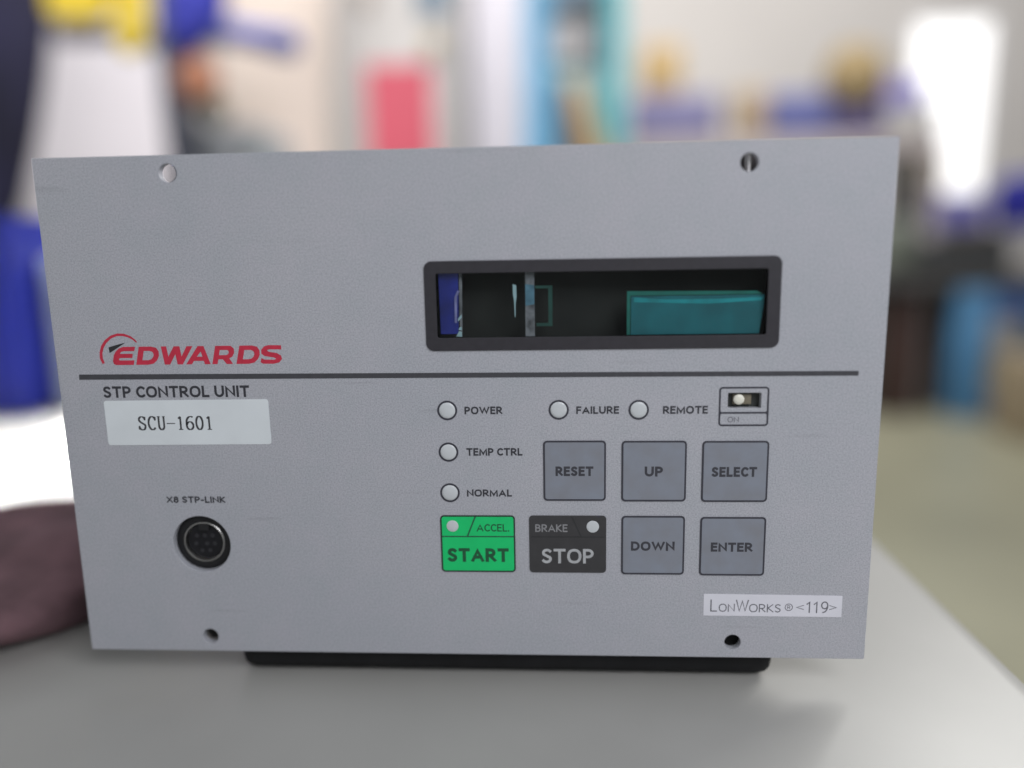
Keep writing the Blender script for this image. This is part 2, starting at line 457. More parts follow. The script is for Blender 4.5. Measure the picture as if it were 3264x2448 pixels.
# ------------------------------------------------------------------ the control unit
U = tag(empty('control_unit', (0, 0, 0)), 'grey front-panelled control unit with dark display window and membrane keys on the table', 'control unit')
SX, SZ, SR = 34.8, 31.65, 8.0
HOLES = [(35.05, 129.95, 2.3), (178.7, 129.2, 2.2), (34.85, 4.4, 2.2), (178.7, 4.45, 2.15)]
OP = (175.4, 68.8, 183.7, 72.75)
WIN = (101.8, 87.6, 184.15, 103.9)
loops = [rrect(0, 0, PW, PH, 0.35, 3), circ(SX, SZ, SR, 64), rrect(*OP, r=0.2, n=2), rrect(WIN[0] - 1.3, WIN[1] - 1.3, WIN[2] + 1.3, WIN[3] + 1.3, r=0.4, n=3)]
loops += [circ(x, z, r, 40) for x, z, r in HOLES]
plate('front_panel', loops, -2.3, 0.0, M_panel, U, bevel=0.16)

def pbox(name, x0, z0, d0, x1, z1, d1, material, parent, bevel=0.0):
    return boxes(name, [(x0 / 1000 - PW / 2000, d0 / 1000, (GAP + z0) / 1000, x1 / 1000 - PW / 2000, d1 / 1000, (GAP + z1) / 1000)], material, parent, bevel)

# chassis box behind the plate (open where the socket, switch and display sit)
def shell(x0, z0, x1, z1, back):
    t = 1.2; FR = 14.05
    P = lambda x, z, y: (x / 1000 - PW / 2000, y / 1000, GAP / 1000 + z / 1000)
    L = []
    def add(xa, za, ya, xb, zb, yb):
        a = P(xa, za, ya); b = P(xb, zb, yb); L.append(a + b)
    add(x0, z0, FR, x1, z0 + t, back)
    add(x0, z1 - t, FR, x1, z1, back)
    add(x0, z0 + t, FR, x0 + t, z1 - t, back)
    add(x1 - t, z0 + t, FR, x1, z1 - t, back)
    add(x0 + t, z0 + t, back - t, x1 - t, z1 - t, back)
    return L
boxes('chassis', shell(40.5, -8.6, 191.5, 124.0, 250.0), M_case, U)
for fx in (-0.05, 0.065):
    for fy in (0.03, 0.22):
        lathe('rubber_foot', [(0, 0), (0.007, 0), (0.007, 0.00039), (0, 0.00039)], (fx, fy, 0), M_black, U)
pbox('chassis_front', 40.6, -8.55, 4.0, 191.4, 12.0, 14.0, mat('dark front sheet', (0.013, 0.013, 0.014), 0.75, var=0.2, scale=90, spec=0.25), U, 0.0042)
for fx in (43.0, 186.0):
    pbox('mounting_flange', fx, 12.5, 2.31, fx + 3.0, 120.0, 14.1, M_case, U)
# bracket seen through the upper right screw hole
br = pbox('bracket', 170.5, 124.2, 6.5, 188, 133.4, 8.0, mat('bracket sheet', (0.10, 0.09, 0.095), 0.5), U)
pbox('bracket_edge', 178.95, 124.3, 2.4, 179.45, 133.0, 6.45, M_edge, br)
# plate behind the lower holes
pbox('mounting_bar', 27, 1.2, 7.0, 200, 9.5, 8.2, M_case, U)
lathe('threaded_bush', [(2.15, -5.5), (2.15, -2.35), (1.75, -2.35), (1.75, -5.5)], (34.85, 4.4), mat('dull zinc', (0.22, 0.21, 0.20), 0.45, metal=0.7), U, axis='P')

# --- display
bz = plate('display_bezel', [rrect(98.85, 84.3, 187.4, 107.0, 2.0, 8), rrect(WIN[0], WIN[1], WIN[2], WIN[3], 0.5, 3)], 0.02, 0.35, M_bezel, U, 0.1)
DW = 9.0
def dpart(name, loops, o0, o1, material, bevel=0.0):
    return plate(name, loops, o0, o1, material, bz, bevel)
X0, Z0, X1, Z1 = WIN
bm_l = []
pbox('display_backing', X0 - 6, Z0 - 6, DW, X1 + 6, Z1 + 6, DW + 1, M_void, bz)
boxes('display_well', [
    ((X0 - 6) / 1000 - PW / 2000, 0.00235, (GAP + Z1 + 5) / 1000, (X1 + 6) / 1000 - PW / 2000, DW / 1000, (GAP + Z1 + 6) / 1000),
    ((X0 - 6) / 1000 - PW / 2000, 0.00235, (GAP + Z0 - 6) / 1000, (X1 + 6) / 1000 - PW / 2000, DW / 1000, (GAP + Z0 - 5) / 1000),
    ((X0 - 6) / 1000 - PW / 2000, 0.00235, (GAP + Z0 - 5) / 1000, (X0 - 5) / 1000 - PW / 2000, DW / 1000, (GAP + Z1 + 5) / 1000),
    ((X1 + 5) / 1000 - PW / 2000, 0.00235, (GAP + Z0 - 5) / 1000, (X1 + 6) / 1000 - PW / 2000, DW / 1000, (GAP + Z1 + 5) / 1000)], M_void, bz)
plate('window_pane', [rrect(X0 - 1.2, Z0 - 1.2, X1 + 1.2, Z1 + 1.2)], -0.5, -0.05, smoked_glass(), bz)
# teal reflection in the pane, built as coloured pieces
tm = dpart('teal_reflection', [[(150.9, 87.7), (182.9, 87.7), (183.8, 95.0), (183.9, 97.4), (150.9, 97.4)]], -1.75, -1.65, M_teal)
dpart('teal_reflection_rim', [[(149.9, 87.65), (150.75, 87.65), (150.75, 97.55), (183.7, 97.55), (182.0, 98.35), (149.9, 98.7)]], -1.85, -1.8, M_teal_rim)
dpart('teal_reflection_streak', [[(151.6, 95.9), (170, 95.3), (183.1, 96.0), (183.6, 96.8), (172, 96.5), (160, 96.5), (151.6, 97.1)]], -1.6, -1.58, M_teal_hi)
# reflections painted as coloured slips: grey strip and blue reflection at the left of the window
fs = dpart('grey_reflection', [[(124.2, 87.6), (126.6, 87.6), (126.6, 103.9), (124.3, 103.9)]], -1.6, -1.4, M_refl_grey)
dpart('blue_tint_reflection', [[(124.3, 95.4), (126.55, 95.8), (126.55, 100.6), (124.3, 100.9)]], -1.36, -1.3, M_refl_blue)
dpart('blue_reflection', [[(102.4, 88.4), (107.0, 88.4), (107.3, 103.8), (102.2, 103.8)]], -2.2, -1.8, M_dblue)
dpart('blue_reflection_edge', [[(107.35, 87.7), (108.0, 87.7), (108.3, 103.8), (107.5, 103.8)]], -1.7, -1.5, M_refl_grey)
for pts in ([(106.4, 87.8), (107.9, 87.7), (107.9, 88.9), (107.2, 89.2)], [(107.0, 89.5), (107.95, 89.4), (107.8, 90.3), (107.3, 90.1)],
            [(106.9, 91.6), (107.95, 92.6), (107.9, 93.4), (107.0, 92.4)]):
    dpart('painted_glint', [pts], -1.45, -1.3, M_glint)  # glints of reflected light, set as pale pieces
dpart('violet_reflection', [[(106.1, 91.3), (106.7, 91.3), (106.9, 98.0), (107.6, 99.4), (107.0, 99.5), (106.2, 97.8)]], -1.6, -1.48, mat('pale violet reflection', (0.22, 0.22, 0.45), 0.3, var=0.3, scale=300))  # violet streak of the reflection, set as a coloured piece
dpart('pale_reflection', [[(121.5, 92.6), (121.7, 92.6), (121.8, 96.2), (122.05, 97.6), (122.0, 100.6), (121.1, 100.9), (121.15, 98.2), (121.4, 96.6)]], -2.0, -1.6, M_glint)  # pale reflection streak, set as a light coloured piece
dpart('green_reflection', [[(126.8, 100.4), (126.8, 99.7), (130.1, 99.7), (130.1, 90.9), (127.0, 90.9), (127.0, 90.1), (131.1, 90.1), (131.1, 100.4)]], -2.4, -2.0, M_teal_dim)  # green outline of a reflection, set as a coloured piece

# --- socket
sk = lathe('round_socket', [(8.2, -4.2), (8.2, -2.35), (7.9, -2.35), (7.9, -2.0), (7.3, -1.75), (6.2, -1.75), (5.75, -1.9), (5.75, -4.2)], (SX, SZ), mat('socket shell', (0.010, 0.010, 0.011), 0.5, var=0.2, scale=400, spec=0.35), U, n=64, axis='P')
lathe('socket_ring', [(5.75, -3.0), (5.75, -1.7), (5.6, -1.55), (5.4, -1.55), (5.3, -1.75), (5.3, -3.0)], (SX, SZ), M_steel, sk, n=64, axis='P')
lathe('socket_insert', [(5.28, -3.0), (5.0, -2.55), (4.5, -2.5), (0, -2.5)], (SX, SZ), mat('socket insert', (0.008, 0.008, 0.010), 0.55, var=0.2, scale=500, spec=0.3), sk, n=48, axis='P')
for px, pz in ((32.5, 33.2), (34.7, 33.2), (36.9, 33.2), (32.1, 30.9), (35.2, 30.9), (37.4, 30.9), (33.7, 28.9), (35.9, 28.9)):
    lathe('pin_hole', [(0.48, -2.52), (0.48, -2.36), (0.3, -2.36), (0.3, -2.52)], (px, pz), mat('pin sleeve', (0.10, 0.10, 0.11), 0.3, metal=0.6), sk, n=16, axis='P')
plate('key_slot', [rrect(33.6, 35.0, 36.4, 37.0, 0.3, 3)], -2.5, -1.5, mat('socket key slot', (0.008, 0.008, 0.009), 0.6), sk)

# --- slide switch
sw = plate('switch_outline', [rrect(173.15, 64.15, 185.65, 74.35, 0.9), rrect(173.6, 67.85, 185.2, 73.9, 0.4, 3), rrect(173.6, 64.6, 185.2, 67.4, 0.4, 3)], 0.02, 0.05, M_keyline, U)
caps('ON', (175.4, 65.15, 178.3, 66.6), 0.03, mat('faint switch legend', (0.17, 0.17, 0.19), 0.5), sw, 0.17)
ss = pbox('slide_switch', OP[0] - 1, OP[1] - 1, 2.6, OP[2] + 1, OP[3] + 1, 5.0, mat('switch well', (0.05, 0.055, 0.052), 0.55), U)
pbox('switch_slot', 176.9, 69.5, 1.4, 181.6, 72.2, 2.58, M_swbody, ss, 0.0002)
lathe('switch_knob', [(1.35, -1.4), (1.35, -0.7), (1.1, -0.45), (0.6, -0.35), (0, -0.32)], (178.3, 70.95), M_cream, ss, n=28, axis='P')

# --- printed stripe, logo, captions
plate('divider_stripe', [[(5.75, 77.55), (207.35, 77.0), (207.35, 78.2), (5.85, 78.95)]], 0.02, 0.05, M_stripe, U)
LZ0, LZ1 = 81.5, 86.1
SH = 0.245
def sl(x, z): return (x + SH * (z - LZ0), z)
def letter(ch, x0, x1, bold=0.045):
    me = fit(glyphs(ch, bold), x0, LZ0, x1, LZ1)
    for v in me.vertices: v.co.x += SH * (v.co.y - LZ0)
    return me
Lm = []
epts = [(16.3, LZ0), (21.0, LZ0), (20.98, 82.5), (17.2, 82.5), (16.75, 82.75), (16.75, 83.1), (17.1, 83.35), (20.35, 83.35), (20.3, 84.25), (17.0, 84.25),
        (16.8, 84.5), (17.1, 84.95), (17.8, 85.15), (20.62, 85.15), (20.65, LZ1), (17.6, LZ1), (16.5, 85.7), (15.75, 84.9), (15.4, 83.9), (15.4, 82.4), (15.7, 81.75)]
Lm.append(flat_mesh([[sl(x, z) for x, z in epts]], 0.0, 0.0, 0.10))
Dout = [(21.85, LZ0), (25.0, LZ0), (26.4, 81.8), (27.2, 82.7), (27.45, 83.8), (27.2, 84.9), (26.4, 85.8), (25.0, LZ1), (21.85, LZ1)]
Din = [(23.15, 82.5), (24.9, 82.5), (25.7, 82.75), (26.1, 83.3), (26.2, 83.8), (26.1, 84.3), (25.7, 84.85), (24.9, 85.15), (23.15, 85.15)]
Lm.append(flat_mesh([[sl(x, z) for x, z in Dout], [sl(x, z) for x, z in Din]], 0.0, 0.0, 0.10))
dx = 26.95
Lm.append(flat_mesh([[sl(x + dx, z) for x, z in Dout], [sl(x + dx, z) for x, z in Din]], 0.0, 0.0, 0.10))
# W (already slanted coordinates read on the plate)
Lm.append(flat_mesh([[(28.95, 86.1), (30.2, 86.1), (30.55, 83.2), (32.35, 86.1), (33.75, 86.1), (34.1, 83.2), (35.8, 86.1), (37.15, 86.1), (34.25, 81.5), (33.0, 81.5), (32.6, 84.4), (30.85, 81.5), (29.55, 81.5)]], 0.0, 0.0, 0.10))
Lm.append(flat_mesh([[(35.4, 81.5), (36.7, 81.5), (37.35, 82.4), (40.1, 82.4), (40.35, 81.5), (41.65, 81.5), (40.2, 86.1), (38.75, 86.1)], [(38.0, 83.3), (39.9, 83.3), (39.45, 84.95)]], 0.0, 0.0, 0.10))
Rout = [(42.35, LZ0), (43.55, LZ0), (43.55, 82.75), (44.9, 82.75), (46.15, LZ0), (47.6, LZ0), (46.4, 82.95), (47.2, 83.4), (47.5, 84.3), (47.25, 85.4), (46.3, LZ1), (42.35, LZ1)]
Rin = [(43.55, 83.65), (45.6, 83.65), (46.15, 83.9), (46.25, 84.4), (46.1, 84.9), (45.6, 85.2), (43.55, 85.2)]
Lm.append(flat_mesh([[sl(x, z) for x, z in Rout], [sl(x, z) for x, z in Rin]], 0.0, 0.0, 0.10))
Spts = [(55.2, 81.85), (55.8, 81.5), (58.6, 81.45), (60.0, 81.8), (60.65, 82.6), (60.35, 83.45), (59.3, 84.05), (57.2, 84.4), (56.55, 84.75), (56.75, 85.15), (57.4, 85.25),
        (60.35, 85.2), (60.2, 86.1), (57.0, 86.15), (55.9, 85.85), (55.2, 85.0), (55.3, 84.1), (56.1, 83.5), (58.6, 83.1), (59.25, 82.75), (59.2, 82.45), (58.6, 82.3), (56.0, 82.4), (55.35, 82.75)]
Lm.append(flat_mesh([[(x + 0.12 * (z - LZ0), z) for x, z in Spts]], 0.0, 0.0, 0.10))
lm = join(Lm); lm.transform(FRAME @ Matrix.Translation((0, 0, 0.03)))
logo = link('logo_lettering', lm, M_red, U)
arc_o = [(12.55, 81.75), (12.05, 83.2), (12.15, 84.8), (12.75, 86.5), (13.9, 88.0), (15.6, 89.2), (17.5, 89.75), (19.3, 89.65), (21.0, 89.0), (22.2, 88.0), (22.65, 87.3)]
arc_i = [(22.2, 87.35), (21.4, 88.1), (20.1, 88.75), (18.8, 89.05), (17.3, 89.05), (15.7, 88.45), (14.3, 87.3), (13.4, 86.0), (12.9, 84.6), (12.85, 83.2), (13.25, 81.9)]
am = flat_mesh([arc_o + arc_i], 0.0); am.transform(FRAME @ Matrix.Translation((0, 0, 0.03)))
link('logo_arc', am, M_red, logo)
nm = flat_mesh([[(14.85, 84.6), (14.75, 86.1), (17.0, 86.75), (19.45, 87.3), (17.3, 86.05), (16.2, 85.35)]], 0.0)
nm.transform(FRAME @ Matrix.Translation((0, 0, 0.045)))
link('logo_needle', nm, mat('black ink', (0.02, 0.02, 0.022), 0.5), logo)

caps('STP CONTROL UNIT', (11.9, 72.6, 51.5, 75.7), 0.03, M_ink, U, 0.205, 'caption')
caps('X8 STP-LINK', (26.2, 43.45, 42.5, 45.3), 0.03, M_ink, U, 0.225, 'caption')
caps('POWER', (108.1, 67.6, 117.95, 69.65), 0.03, M_ink, U, 0.215, 'caption')
caps('TEMP CTRL', (108.3, 56.5, 123.0, 58.55), 0.03, M_ink, U, 0.215, 'caption')
caps('NORMAL', (108.1, 45.3, 120.05, 47.3), 0.03, M_ink, U, 0.215, 'caption')
caps('FAILURE', (137.0, 67.55, 147.95, 69.55), 0.03, M_ink, U, 0.215, 'caption')
caps('REMOTE', (159.1, 67.45, 170.45, 69.5), 0.03, M_ink, U, 0.215, 'caption')

# --- stickers
def rot(pts, a):
    cx = sum(p[0] for p in pts) / len(pts); cz = sum(p[1] for p in pts) / len(pts)
    return [(cx + (x - cx) * math.cos(a) - (z - cz) * math.sin(a), cz + (x - cx) * math.sin(a) + (z - cz) * math.cos(a)) for x, z in pts]
st = plate('model_label', [rot(rrect(11.75, 59.72, 56.4, 71.9, 0.7), 0.004)], 0.01, 0.11, M_sticker, U)
st['label'] = 'white paper label with serif print under the left caption'
# serif digits and capitals drawn as thick and thin strokes
def ribbon(pts, w0, w1=None, lift=0.0):
    """stroke along pts; vertical runs w0 thick, horizontal runs w1 thick"""
    w1 = w1 or w0 * 0.45
    n = len(pts); L = []; R = []
    for i in range(n):
        a = pts[max(0, i - 1)]; b = pts[min(n - 1, i + 1)]
        tx, tz = b[0] - a[0], b[1] - a[1]; l = math.hypot(tx, tz) or 1; tx /= l; tz /= l
        w = (w0 * abs(tz) + w1 * abs(tx)) / 2
        L.append((pts[i][0] - tz * w, pts[i][1] + tx * w)); R.append((pts[i][0] + tz * w, pts[i][1] - tx * w))
    bm = bmesh.new()
    lv = [bm.verts.new((x, z, lift)) for x, z in L]; rv = [bm.verts.new((x, z, lift)) for x, z in R]
    for i in range(n - 1): bm.faces.new((lv[i], rv[i], rv[i + 1], lv[i + 1]))
    me = bpy.data.meshes.new('stroke'); bm.to_mesh(me); bm.free()
    return me
SER = {   # unit cell 0..1 wide, 0..1 high
    'S': [arc(0.47, 0.76, 0.33, 0.22, 20, 200) + [(0.3, 0.58), (0.68, 0.42)] + arc(0.48, 0.25, 0.34, 0.25, 40, -160), [(0.80, 0.98), (0.79, 0.72)], [(0.13, 0.02), (0.14, 0.3)]],
    'C': [arc(0.55, 0.5, 0.42, 0.49, 45, 318, 30), [(0.88, 0.98), (0.87, 0.70)]],
    'U': [[(0.22, 0.98), (0.22, 0.35)] + arc(0.51, 0.3, 0.29, 0.29, 180, 360)[1:] + [(0.80, 0.98)], [(0.05, 0.98), (0.40, 0.98)], [(0.64, 0.98), (0.95, 0.98)]],
    '-': [[(0.02, 0.47), (0.98, 0.47)]],
    '1': [[(0.52, 0.98), (0.52, 0.03)], [(0.28, 0.02), (0.78, 0.02)], [(0.27, 0.84), (0.40, 0.88), (0.52, 0.97)]],
    '6': [arc(0.62, 0.52, 0.5, 0.46, 62, 190, 16) + arc(0.5, 0.3, 0.37, 0.29, 180, 540, 28)],
    '0': [arc(0.5, 0.5, 0.36, 0.49, 90, 450, 36)],
}
strokes = []
cell = (41.3 - 20.5) / 8
k = 0
for i, ch in enumerate('SCU-1601'):
    x0 = 20.5 + cell * i
    for pl in SER[ch]:
        pts = [(x0 + 0.06 + p[0] * (cell - 0.2), 63.85 + p[1] * 3.65) for p in pl]
        strokes.append(ribbon(pts, 0.5, 0.25, lift=0.002 * (k % 4))); k += 1
sm = join(strokes); sm.transform(FRAME @ Matrix.Translation((0, 0, 0.125)))
link('lettering', sm, M_sticker_ink, st)
s2 = plate('network_label', [[(170.72, 12.15), (206.85, 12.05), (206.82, 18.08), (170.7, 18.4)]], 0.01, 0.1, M_sticker2, U)
s2['label'] = 'narrow white film label with thin sans print at the lower right'
for s, b in (('L', (172.5, 13.3, 174.3, 16.75)), ('ON', (174.75, 13.3, 178.95, 15.6)), ('W', (179.2, 13.3, 182.6, 16.75)), ('ORKS', (182.7, 13.25, 191.0, 15.6)),
             ('<', (195.0, 13.75, 197.0, 15.75)), ('119', (197.6, 13.2, 203.3, 16.5)), ('>', (203.55, 13.75, 205.5, 15.75))):
    caps(s, b, 0.115, M_sticker_ink2, s2, 0.1 if len(s) == 1 or s == '119' else 0.12, gap=0.3 if s == '119' else 0.14)
rg = plate('registered_mark', [circ(193.05, 14.75, 1.05, 28), circ(193.05, 14.75, 0.85, 28)], 0.11, 0.116, M_sticker_ink2, s2)
caps('R', (192.65, 14.2, 193.5, 15.3), 0.12, M_sticker_ink2, s2, 0.14)

# --- indicator lamps
for lx, lz in ((103.6, 68.67), (103.57, 57.5), (103.6, 46.38), (132.5, 68.67), (152.95, 68.55)):
    lp = lathe('indicator_lamp', [(2.15, 0.015), (2.05, 0.12), (1.6, 0.24), (0.9, 0.31), (0, 0.33)], (lx, lz), M_led, U, n=36, axis='P')
    plate('lamp_ring', [circ(lx, lz, 2.6, 44), circ(lx, lz, 2.1, 44)], 0.02, 0.08, M_keyline, lp)

# --- membrane keys
def key(x0, z0, x1, z1, word, wbox, label):
    k_ = plate('membrane_key', [rrect(x0 + .4, z0 + .4, x1 - .4, z1 - .4, 0.7)], 0.012, 0.2, M_key, U, 0.08)
    plate('key_outline', [rrect(x0, z0, x1, z1, 1.0), rrect(x0 + .45, z0 + .45, x1 - .45, z1 - .45, 0.65)], 0.015, 0.24, M_keyline, k_, 0.05)
    caps(word, wbox, 0.21, M_ink_soft, k_, 0.24)
    k_['label'] = label
key(128.4, 44.25, 144.65, 60.5, 'RESET', (131.55, 51.0, 141.4, 53.6), 'grey key reading RESET')
key(148.7, 44.1, 165.35, 60.4, 'UP', (154.65, 50.85, 159.35, 53.55), 'grey key reading UP')
key(169.3, 44.0, 186.15, 60.3, 'SELECT', (171.8, 50.75, 183.3, 53.4), 'grey key reading SELECT')
key(148.8, 23.8, 165.3, 40.1, 'DOWN', (151.3, 30.45, 162.75, 33.05), 'grey key reading DOWN')
key(169.3, 23.65, 186.2, 39.85, 'ENTER', (172.15, 30.3, 182.95, 32.85), 'grey key reading ENTER')
gk = plate('start_key', [rrect(101.1, 24.55, 120.35, 39.8, 0.7)], 0.012, 0.2, M_green, U, 0.08); gk['label'] = 'green key reading START'
plate('key_outline', [rrect(100.75, 24.2, 120.7, 40.15, 1.0), rrect(101.15, 24.6, 120.3, 39.75, 0.6)], 0.015, 0.24, mat('green key outline', (0.012, 0.035, 0.022), 0.5), gk, 0.05)
plate('key_divider', [[(101.15, 34.05), (120.3, 34.05), (120.3, 34.4), (108.2, 34.4), (110.35, 39.75), (109.9, 39.75), (107.75, 34.4), (101.15, 34.4)]], 0.202, 0.215, mat('green key line', (0.012, 0.10, 0.05), 0.5), gk)
caps('ACCEL.', (110.45, 35.65, 119.15, 37.75), 0.212, M_green_ink, gk, 0.165)
caps('START', (102.4, 27.05, 118.9, 30.95), 0.212, M_green_ink, gk, 0.235)
lathe('key_lamp', [(1.6, 0.2), (1.5, 0.3), (0.9, 0.4), (0, 0.43)], (104.0, 37.15), M_led, gk, n=32, axis='P')
bk = plate('stop_key', [rrect(124.45, 24.15, 144.8, 40.15, 1.0)], 0.012, 0.22, M_stop, U, 0.08); bk['label'] = 'black key reading STOP'
plate('key_divider', [[(124.9, 34.05), (144.4, 34.05), (144.4, 34.4), (138.35, 34.4), (136.0, 39.75), (135.55, 39.75), (137.9, 34.4), (124.9, 34.4)]], 0.222, 0.235, M_stopline, bk)
caps('BRAKE', (126.05, 35.6, 134.6, 37.75), 0.232, M_brake_ink, bk, 0.17)
caps('STOP', (127.7, 26.8, 141.5, 30.9), 0.232, M_stop_ink, bk, 0.18)
lathe('key_lamp', [(1.65, 0.22), (1.55, 0.32), (0.9, 0.42), (0, 0.45)], (141.25, 37.1), M_led, bk, n=32, axis='P')

# ------------------------------------------------------------------ on the table, beside and behind the unit
def C(*rgb): return lin(rgb)
# white sheet
a = ground(-260, 1110, 0.0); b = ground(420, 900, 0.0)
ws = boxes('paper_sheet', [(a.x - 0.02, a.y, 0.0002, -0.135, b.y, 0.0012)], mat('white paper', (0.86, 0.86, 0.85), 0.6, var=0.02, scale=20))
tag(ws, 'bright white sheet lying flat on the table left of the unit', 'paper')
# maroon cloth
def blob(name, centre, rad, material, parent=None, lumps=0.12, seed=1, flat=None):
    bm = bmesh.new(); bmesh.ops.create_icosphere(bm, subdivisions=4, radius=1.0)
    rnd = random.Random(seed); ph = [rnd.uniform(0, 6.28) for _ in range(6)]
    for v in bm.verts:
        d = v.co.normalized()
        s = 1 + lumps * (math.sin(3 * d.x + ph[0]) * math.cos(2.5 * d.z + ph[1]) + 0.6 * math.sin(5 * d.y + 3 * d.z + ph[2]) * math.cos(4 * d.x + ph[3]))
        v.co = Vector((d.x * rad[0] * s, d.y * rad[1] * s, d.z * rad[2] * s))
        if flat is not None and v.co.z < flat: v.co.z = flat
    me = bpy.data.meshes.new(name); bm.to_mesh(me); bm.free()
    me.transform(Matrix.Translation(centre)); smooth(me, 180)
    return link(name, me, material, parent)
mc = ground(-95, 1440, 0.0)
tag(blob('maroon_cloth', (mc.x - 0.012, mc.y + 0.05, 0.0115), (0.052, 0.05, 0.0155), mat('maroon cloth', (0.17, 0.095, 0.108), 0.95, var=0.35, scale=45, bump=0.8, bscale=160), seed=4, flat=-0.011, lumps=0.2),
    'dark maroon cloth bundled on the table at the left of the unit', 'cloth')
# blue crate and pale box behind the sheet
def crate(name, x0, y0, x1, y1, z0, h, material):
    t = 0.004
    return boxes(name, [(x0, y0, z0, x1, y1, z0 + t), (x0, y0, z0 + t, x0 + t, y1, z0 + h), (x1 - t, y0, z0 + t, x1, y1, z0 + h),
                        (x0 + t, y0, z0 + t, x1 - t, y0 + t, z0 + h), (x0 + t, y1 - t, z0 + t, x1 - t, y1, z0 + h)], material)
royal = mat('royal blue plastic', (0.018, 0.028, 0.30), 0.4, var=0.15, scale=12)
cy = 0.345
cr = at(58, 870, cy); ct = at(58, 540, cy)
o = crate('blue_crate', cr.x - 0.22, cy, cr.x, cy + 0.075, 0.0003, 0.145, royal)
tag(o, 'royal blue plastic crate on the table at the left picture edge', 'crate')
pr = at(170, 820, 0.37)
o = boxes('pale_box', [(cr.x + 0.004, 0.372, 0.0003, pr.x + 0.03, 0.425, 0.115)], mat('pale blue grey card', (0.36, 0.41, 0.55), 0.6, var=0.12, scale=14), None, 0.003)
tag(o, 'pale blue grey box on the table just right of the royal blue crate', 'box')

# ------------------------------------------------------------------ background, left
navy = mat('dark navy cloth', (0.016, 0.015, 0.045), 0.8, var=0.4, scale=5)
o = prism('garment_cover', [(-400, -300), (105, -300), (92, 60), (80, 180), (62, 300), (38, 420), (8, 500), (0, 1300), (-400, 1300)], 1.35, 0.04, navy, None, 0.03)
tag(o, 'tall dark navy cover hanging at the upper left picture edge', 'cover')
o = prism('white_screen', [(60, -200), (408, -200), (408, 900), (60, 900)], 2.35, 0.06, mat('white screen', (0.78, 0.74, 0.77), 0.7, var=0.04, scale=3), None, 0.01)
tag(o, 'white screen behind the yellow strap and dark post', 'screen')
yel = mat('yellow webbing', (0.90, 0.66, 0.05), 0.6, var=0.1, scale=25)
ys = tag(empty('yellow_strap', at(275, 0, 1.25)), 'yellow strap hanging beside the dark post at the upper left', 'strap')
prism('hanging_end', [(236, -300), (306, -300), (314, 20), (310, 90), (290, 118), (258, 116), (244, 70)], 1.25, 0.02, yel, ys, 0.008)
prism('cross_band', [(80, -90), (238, -90), (236, 30), (200, 48), (120, 46), (96, 24)], 1.252, 0.018, yel, ys, 0.008)
prism('band_shade', [(110, 50), (330, 60), (330, 108), (316, 110), (312, 60), (246, 62), (240, 92), (120, 92)], 1.29, 0.01, mat('grey violet shade', (0.26, 0.23, 0.33), 0.7, var=0.2, scale=20), ys, 0.004)  # shade below the yellow band, built as a grey violet strip
o = prism('dark_post', [(318, -300), (375, -300), (388, 100), (398, 220), (412, 345), (420, 1100), (352, 1100), (356, 345), (340, 200), (326, 60)], 1.5, 0.06, mat('charcoal post', (0.055, 0.06, 0.085), 0.5, var=0.25, scale=6), None, 0.015)
tag(o, 'charcoal post leaning right of the yellow strap', 'post')
bj = tag(empty('blue_jacket', at(400, 50, 1.42)), 'royal blue work jacket hung on the dark post with one sleeve reaching right', 'jacket')
prism('jacket_body', [(334, -300), (470, -300), (476, 10), (450, 70), (410, 104), (368, 112), (346, 70)], 1.40, 0.05, mat('royal blue cloth', (0.03, 0.038, 0.36), 0.8, var=0.25, scale=14), bj, 0.03)
prism('jacket_sleeve', [(452, 22), (520, 44), (580, 52), (622, 58), (640, 84), (628, 114), (592, 116), (530, 96), (440, 80)], 1.42, 0.06, mat('faded blue cloth', (0.10, 0.13, 0.42), 0.8, var=0.3, scale=12), bj, 0.025)
pc = at(428, 172, 1.44)
pz = tag(empty('peach_pouch', pc), 'peach orange pouch with olive end hanging below the blue jacket', 'pouch')
blob('pouch_body', pc, (0.042, 0.03, 0.052), mat('peach cloth', (0.52, 0.23, 0.14), 0.8, var=0.25, scale=20), pz, 0.1, 3)
blob('pouch_end', at(462, 238, 1.44), (0.028, 0.025, 0.026), mat('olive cloth', (0.10, 0.095, 0.06), 0.8, var=0.2, scale=20), pz, 0.1, 5)
o = block('grey_case', 392, 268, 566, 420, 1.62, 0.25, mat('grey case', (0.36, 0.38, 0.40), 0.5, var=0.08, scale=5), None, 0.02, FLOOR)
tag(o, 'light grey case standing behind the dark post and the unit', 'case')
o = prism('cream_panel', [(470, -250), (712, -250), (712, 900), (470, 900)], 3.4, 0.05, mat('cream panel', (0.86, 0.74, 0.66), 0.6, var=0.03, scale=2), None, 0.01)
tag(o, 'cream panel standing left of the grey cabinet', 'panel')

